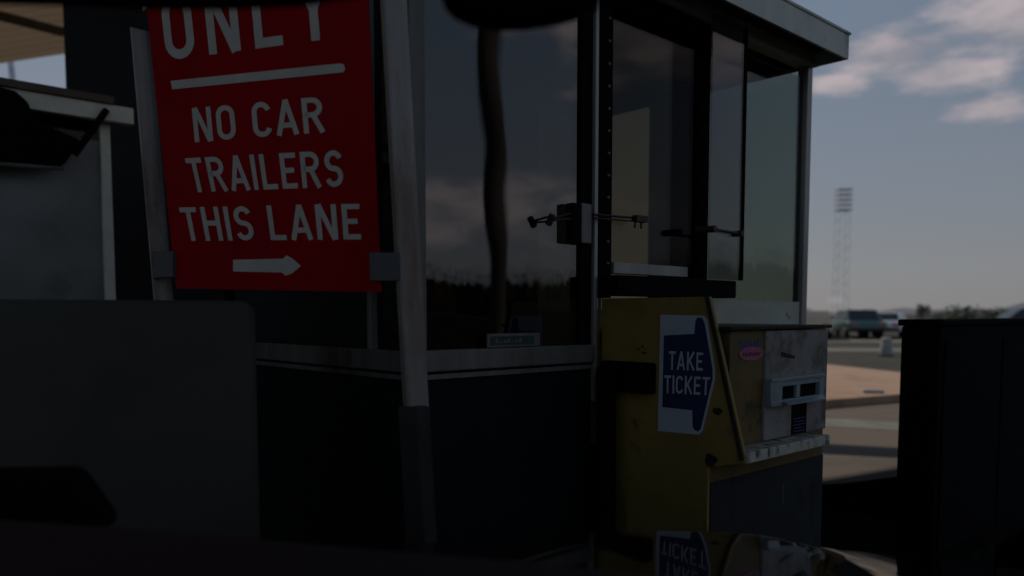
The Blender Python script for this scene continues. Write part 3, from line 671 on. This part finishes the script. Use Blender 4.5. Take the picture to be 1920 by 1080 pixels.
# shell: roof, pillars, fenders, doors, wheels
def cp(a, b, z): return CR*a + CF*b + Vector((0, 0, z))
MB().prism([cp(-1.0, .78, 1.68), cp(1.06, .78, 1.68), cp(1.06, -1.2, 1.68), cp(-1.0, -1.2, 1.68)], (0, 0, .05)).build('roof', M['hood'], car, .02)
for a0, a1, b0 in ((-1.03, -.96, .45), (1.30, 1.02, .45)):
    MB().tube([cp(a1, .52, 1.69), cp(a0, b0 + .25, .92)], .035, 8).build('pillar', M['black'], car)
for a0, a1 in ((-1.06, -1.00), (1.24, 1.30)):
    MB().prism([cp(a0, .72, .30), cp(a1, .72, .30), cp(a1, -1.9, .30), cp(a0, -1.9, .30)], (0, 0, .58)).build('door', M['hood'], car, .015)
MB().prism([cp(-1.0, -1.2, .3), cp(1.24, -1.2, .3), cp(1.24, -1.95, .3), cp(-1.0, -1.95, .3)], (0, 0, .6)).build('tail', M['hood'], car, .04)
for a, b in ((-.72, 1.0), (1.12, .95), (-.88, -1.5), (1.12, -1.5)):
    MB().tube([cp(a - .09, b, .31), cp(a + .09, b, .31)], .31, 24).build('wheel', M['tyre'], car)

# ------------------------------------------------------------------ far traffic
def vehicle(name, loc, yaw, paint, label, length=4.5, wid=1.8, h=1.42, kind='car', group=None):
    e_ = tag(empty(name, loc, yaw), label, 'car' if kind == 'car' else 'van', group); hl = length/2; hw = wid/2
    if kind == 'car':
        prof = [(-hl, .35), (-hl - .02, .62), (-hl + .10, .86), (-hl*.45, .90), (hl*.40, .90), (hl - .25, .80), (hl, .60), (hl, .33)]
        cab = [(-hl*.78, .88), (-hl*.52, h), (hl*.12, h), (hl*.46, .88)]
    else:
        prof = [(-hl, .35), (-hl, .95), (hl - .5, .95), (hl - .05, .85), (hl, .35)]
        cab = [(-hl + .02, .94), (-hl + .10, h), (hl*.45, h), (hl*.72, .94)]
    body = MB().prism([(x, -hw, z) for x, z in prof], (0, wid, 0)).build('body', paint, e_, .07, 3, smooth=True)
    t = .16; v = [(x, s*(hw - (0.05 if z < .95 else t)), z) for s in (-1, 1) for x, z in cab]
    mb = MB(); mb.add(v, [(0, 1, 2, 3), (7, 6, 5, 4), (0, 4, 5, 1), (1, 5, 6, 2), (2, 6, 7, 3), (3, 7, 4, 0)]); mb.build('cabin', paint, e_, .05, 3, smooth=True)
    def inset(q, nrm):
        q = [Vector(p) for p in q]; c = sum(q, Vector())/len(q); return [c + (p - c)*.84 + Vector(nrm)*.006 for p in q]
    V = [Vector(p) for p in v]
    for s, idx in ((-1, (0, 1, 2, 3)), (1, (4, 5, 6, 7))):
        q = inset([V[i] for i in idx], (0, s, .2)); m_ = (q[0] + q[3])/2; m2 = (q[1] + q[2])/2; d = Vector((.03, 0, 0))
        if kind == 'car': MB().prism([q[0], q[1], m2 - d, m_ - d], (0, -s*.012, 0)).build('side_window', M['carglass'], e_)
        MB().prism([m_ + d, m2 + d, q[2], q[3]], (0, -s*.012, 0)).build('side_window', M['carglass'], e_)
    MB().prism(inset([V[3], V[7], V[6], V[2]], (.8, 0, .5)), (-.012, 0, -.006)).build('windscreen', M['carglass'], e_)
    if kind == 'car': MB().prism(inset([V[0], V[4], V[5], V[1]], (-.8, 0, .5)), (.012, 0, -.006)).build('rear_window', M['carglass'], e_)
    for s in (-1, 1):
        MB().box(hl - .06, hl + .015, s*(hw - .35) - .17, s*(hw - .35) + .17, .60, .72).build('headlight', M['headglass'], e_, .02)
        MB().box(-hl - .035, -hl + .05, s*(hw - .25) - .17, s*(hw - .25) + .17, .62, .76).build('tail_light', M['lampglass'], e_, .02)
        for x in (-hl*.62, hl*.62):
            wl = MB().tube([(x, s*(hw - .18), .32), (x, s*(hw + .01), .32)], .32, 20).build('wheel', M['tyre'], e_)
            MB().tube([(x, s*(hw + .005), .32), (x, s*(hw + .022), .32)], [.20, .18], 16).build('rim', M['rim'], wl)
    MB().box(hl - .04, hl + .05, -hw + .1, hw - .1, .36, .50).build('bumper', M['dark'], e_, .03)
    MB().box(-hl - .06, -hl + .04, -hw + .1, hw - .1, .38, .52).build('bumper', M['dark'], e_, .03)
    return e_
def onroad(px, y): v = deep(px, 600, y); return Vector((v.x, y, 0))
GP = 'traffic beyond the plaza'
vehicle('van', onroad(1516, 40), R(72), mat('tan_van_paint', (.75, .56, .42), .5, .08, 2), 'tan van half hidden behind the toll booth corner, far down the road', 4.8, 1.9, 1.40, 'van', GP)
vehicle('parked_car', onroad(1553, 46), R(76), mat('white_car_paint', (.75, .72, .68), .3, .05, 2), 'small white car far away beside the tan van', 4.0, 1.6, 1.15, 'car', GP)
vehicle('parked_car', onroad(1601, 41), R(84), mat('dark_green_car_paint', (.07, .14, .13), .3, .15, 2), 'dark green car in the middle of the far traffic, under the mast', 4.4, 1.8, 1.45, 'car', GP)
vehicle('parked_car', onroad(1664, 42), R(58), mat('silver_car_paint', (.78, .77, .76), .3, .05, 2, metal=.1), 'silver car far away next to the black cabinet edge', 4.4, 1.8, 1.30, 'car', GP)
vehicle('parked_car', onroad(1918, 34), R(165), mat('black_car_paint', (.03, .03, .032), .2, .1, 2), 'black car with a shiny roof showing over the black cabinet at far right', 4.4, 1.8, 1.48, 'car', GP)

# white drum on the road and a white marker on the island
d = floor_at(1661, 668); e_ = tag(empty('traffic_drum', d), 'pale dirty white drum standing alone on the grey road behind the tan island', 'barrel')
MB().tube([(0, 0, 0), (0, 0, .04)], .20, 20).build('base', M['black'], e_)
MB().tube([(0, 0, .04), (0, 0, .18), (0, 0, .19), (0, 0, .36), (0, 0, .37), (0, 0, .52), (0, 0, .55)], [.175, .170, .160, .158, .150, .145, .10], 20).build('drum', mat('dirty_white_plastic', (.36, .34, .31), .7, .15, 5), e_, smooth=True)
d = floor_at(1637, 737, .11); o = MB().box(-.14, .14, -.04, .04, 0, .05).build('lane_marker', M['white'], None, .01, loc=d); tag(o, 'small white marker block lying on the tan raised concrete island', 'marker')
o.rotation_euler = (0, 0, R(-12))

# ------------------------------------------------------------------ masts and poles
def lattice(name, loc, h, half, label, bars):
    e_ = tag(empty(name, loc), label, 'mast'); mb = MB()
    for sx in (-1, 1):
        for sy in (-1, 1): mb.tube([(sx*half, sy*half, 0), (sx*half*.9, sy*half*.9, h)], .028, 4)
    k = 22
    for i in range(k):
        z0, z1 = h*i/k, h*(i + 1)/k; s = 1 if i % 2 else -1
        for sy in (-1, 1): mb.tube([(-s*half, sy*half, z0), (s*half, sy*half, z1)], .012, 4)
        for sx in (-1, 1): mb.tube([(sx*half, -s*half, z0), (sx*half, s*half, z1)], .012, 4)
    mb.build('lattice', M['mast'], e_)
    for z in bars:
        MB().box(-half*1.25, half*1.25, -half*1.2, half*1.2, z, z + .15).build('platform', M['mast'], e_)
v = deep(1575, 588, 120)
top = deep(1575, 352, 120).z
lattice('radio_mast', (v.x, 120, 0), top, .85, 'tall pale lattice mast with five dark platforms at its top, alone in the sky', [deep(1575, y, 120).z for y in (357, 366.5, 376, 385.5, 395)])
lp = deep(30, 140, 30); e_ = tag(empty('lamp_post', (lp.x, 30, 0)), 'slim pale lamp post in the sky gap under the tan canopy', 'lamp post')
tz = deep(20, 100, 30).z
MB().tube([(.3, 0, 0), (.2, 0, 5), (-.2, 0, tz)], [.16, .14, .10], 10).build('pole', M['mast'], e_)
MB().tube([(-.2, 0, tz), (-.5, 0, tz + .5), (-1.6, 0, tz + .7)], .06, 8).build('arm', M['mast'], e_); MB().box(-2.3, -1.6, -.15, .15, tz + .62, tz + .78).build('lamp_head', M['mast'], e_, .03)
e_ = tag(empty('utility_pole', (11.4, 1.2, 0)), 'dark wooden utility pole mirrored in the big toll booth window', 'utility pole')
MB().tube([(0, 0, 0), (.02, .05, 3), (-.03, -.1, 5), (.0, .06, 9)], [.145, .14, .14, .12], 12).build('pole', M['wood'], e_, smooth=True)
MB().box(-.06, .06, -1.1, 1.1, 8.2, 8.35).build('crossarm', M['wood'], e_)

bw = MB().box(-.2, .2, -16, 16, 0, 1.22).box(-.30, .30, -16, 16, 0, .25).build('reflection_blocker', M['pierpaint'], None, .03, loc=(13.5, -6, 0))  # added out of view to keep sunlit ground out of the window reflection
tag(bw, 'added unseen dark wall that blacks out lit ground mirrored in the booth window', 'wall')
# ------------------------------------------------------------------ foliage
def leaves(mb, c, r, n, sz):
    for _ in range(n):
        while True:
            p = Vector((random.uniform(-1, 1), random.uniform(-1, 1), random.uniform(-1, 1)))
            if .15 < p.length < 1: break
        p = Vector((p.x*r[0], p.y*r[1], p.z*r[2])) + Vector(c)
        a = Vector((random.gauss(0, 1), random.gauss(0, 1), random.gauss(0, 1))).normalized(); b = a.orthogonal().normalized(); s = sz*random.uniform(.6, 1.4)
        mb.add([p - a*s, p + b*s*.6, p + a*s, p - b*s*.6], [(0, 1, 2, 3)])
def shrub(px, y, h, wd, label, m, group='bushes beyond the road', n=420):
    v = onroad(px, y); e_ = tag(empty('bush', v), label, 'bush', group); mb = MB()
    for k in range(6):
        leaves(mb, (random.uniform(-.5, .5)*wd, random.uniform(-.4, .4)*wd, h*random.uniform(.35, .75)), (wd*.4, wd*.35, h*.32), n//6, h*.07)
    mb.build('crown', M[m], e_)
    st_ = MB()
    for k in range(4): st_.tube([(0, 0, 0), (random.uniform(-.3, .3)*wd, random.uniform(-.2, .2)*wd, h*.6)], [.06, .02], 6)
    st_.build('stem', M['bark'], e_)
shrub(1592, 150, 2.6, 2.6, 'dark bush showing above the dark green car', 'leaf')
shrub(1624, 150, 2.3, 2.2, 'dark bush showing above the gap between the dark green and silver cars', 'leaf')
shrub(1730, 140, 2.9, 2.0, 'greyish upright bush above the left end of the black cabinet', 'leaf')
shrub(1762, 60, 1.45, 2.0, 'low olive bush above the black cabinet, left of the widest one', 'leaf')
shrub(1828, 45, 1.75, 2.6, 'widest olive bush above the black cabinet', 'leaf', n=700)
shrub(1885, 90, 2.0, 3.2, 'pale olive bush behind the black car at far right', 'leaf')
mb = MB()
for i in range(170):
    y = -150 + i*1.7; h = 11.5 + 2.0*math.sin(i*.13) + 1.0*math.sin(i*.31 + 1) + random.uniform(-.5, .6)
    xx = 140 + random.uniform(-3, 3); leaves(mb, (xx, y, h*.5), (2.6, 2.8, h*.50), 330, .2)
    mb.tube([(xx, y, 0), (xx, y, h*.25), (xx, y + .3, h*.5), (xx, y, h*.72)], [2.0, 2.2, 1.6, .5], 9)
o = mb.build('wood', M['leafdark']); tag(o, 'dark belt of trees mirrored low in the toll booth windows', 'trees', kind='stuff')
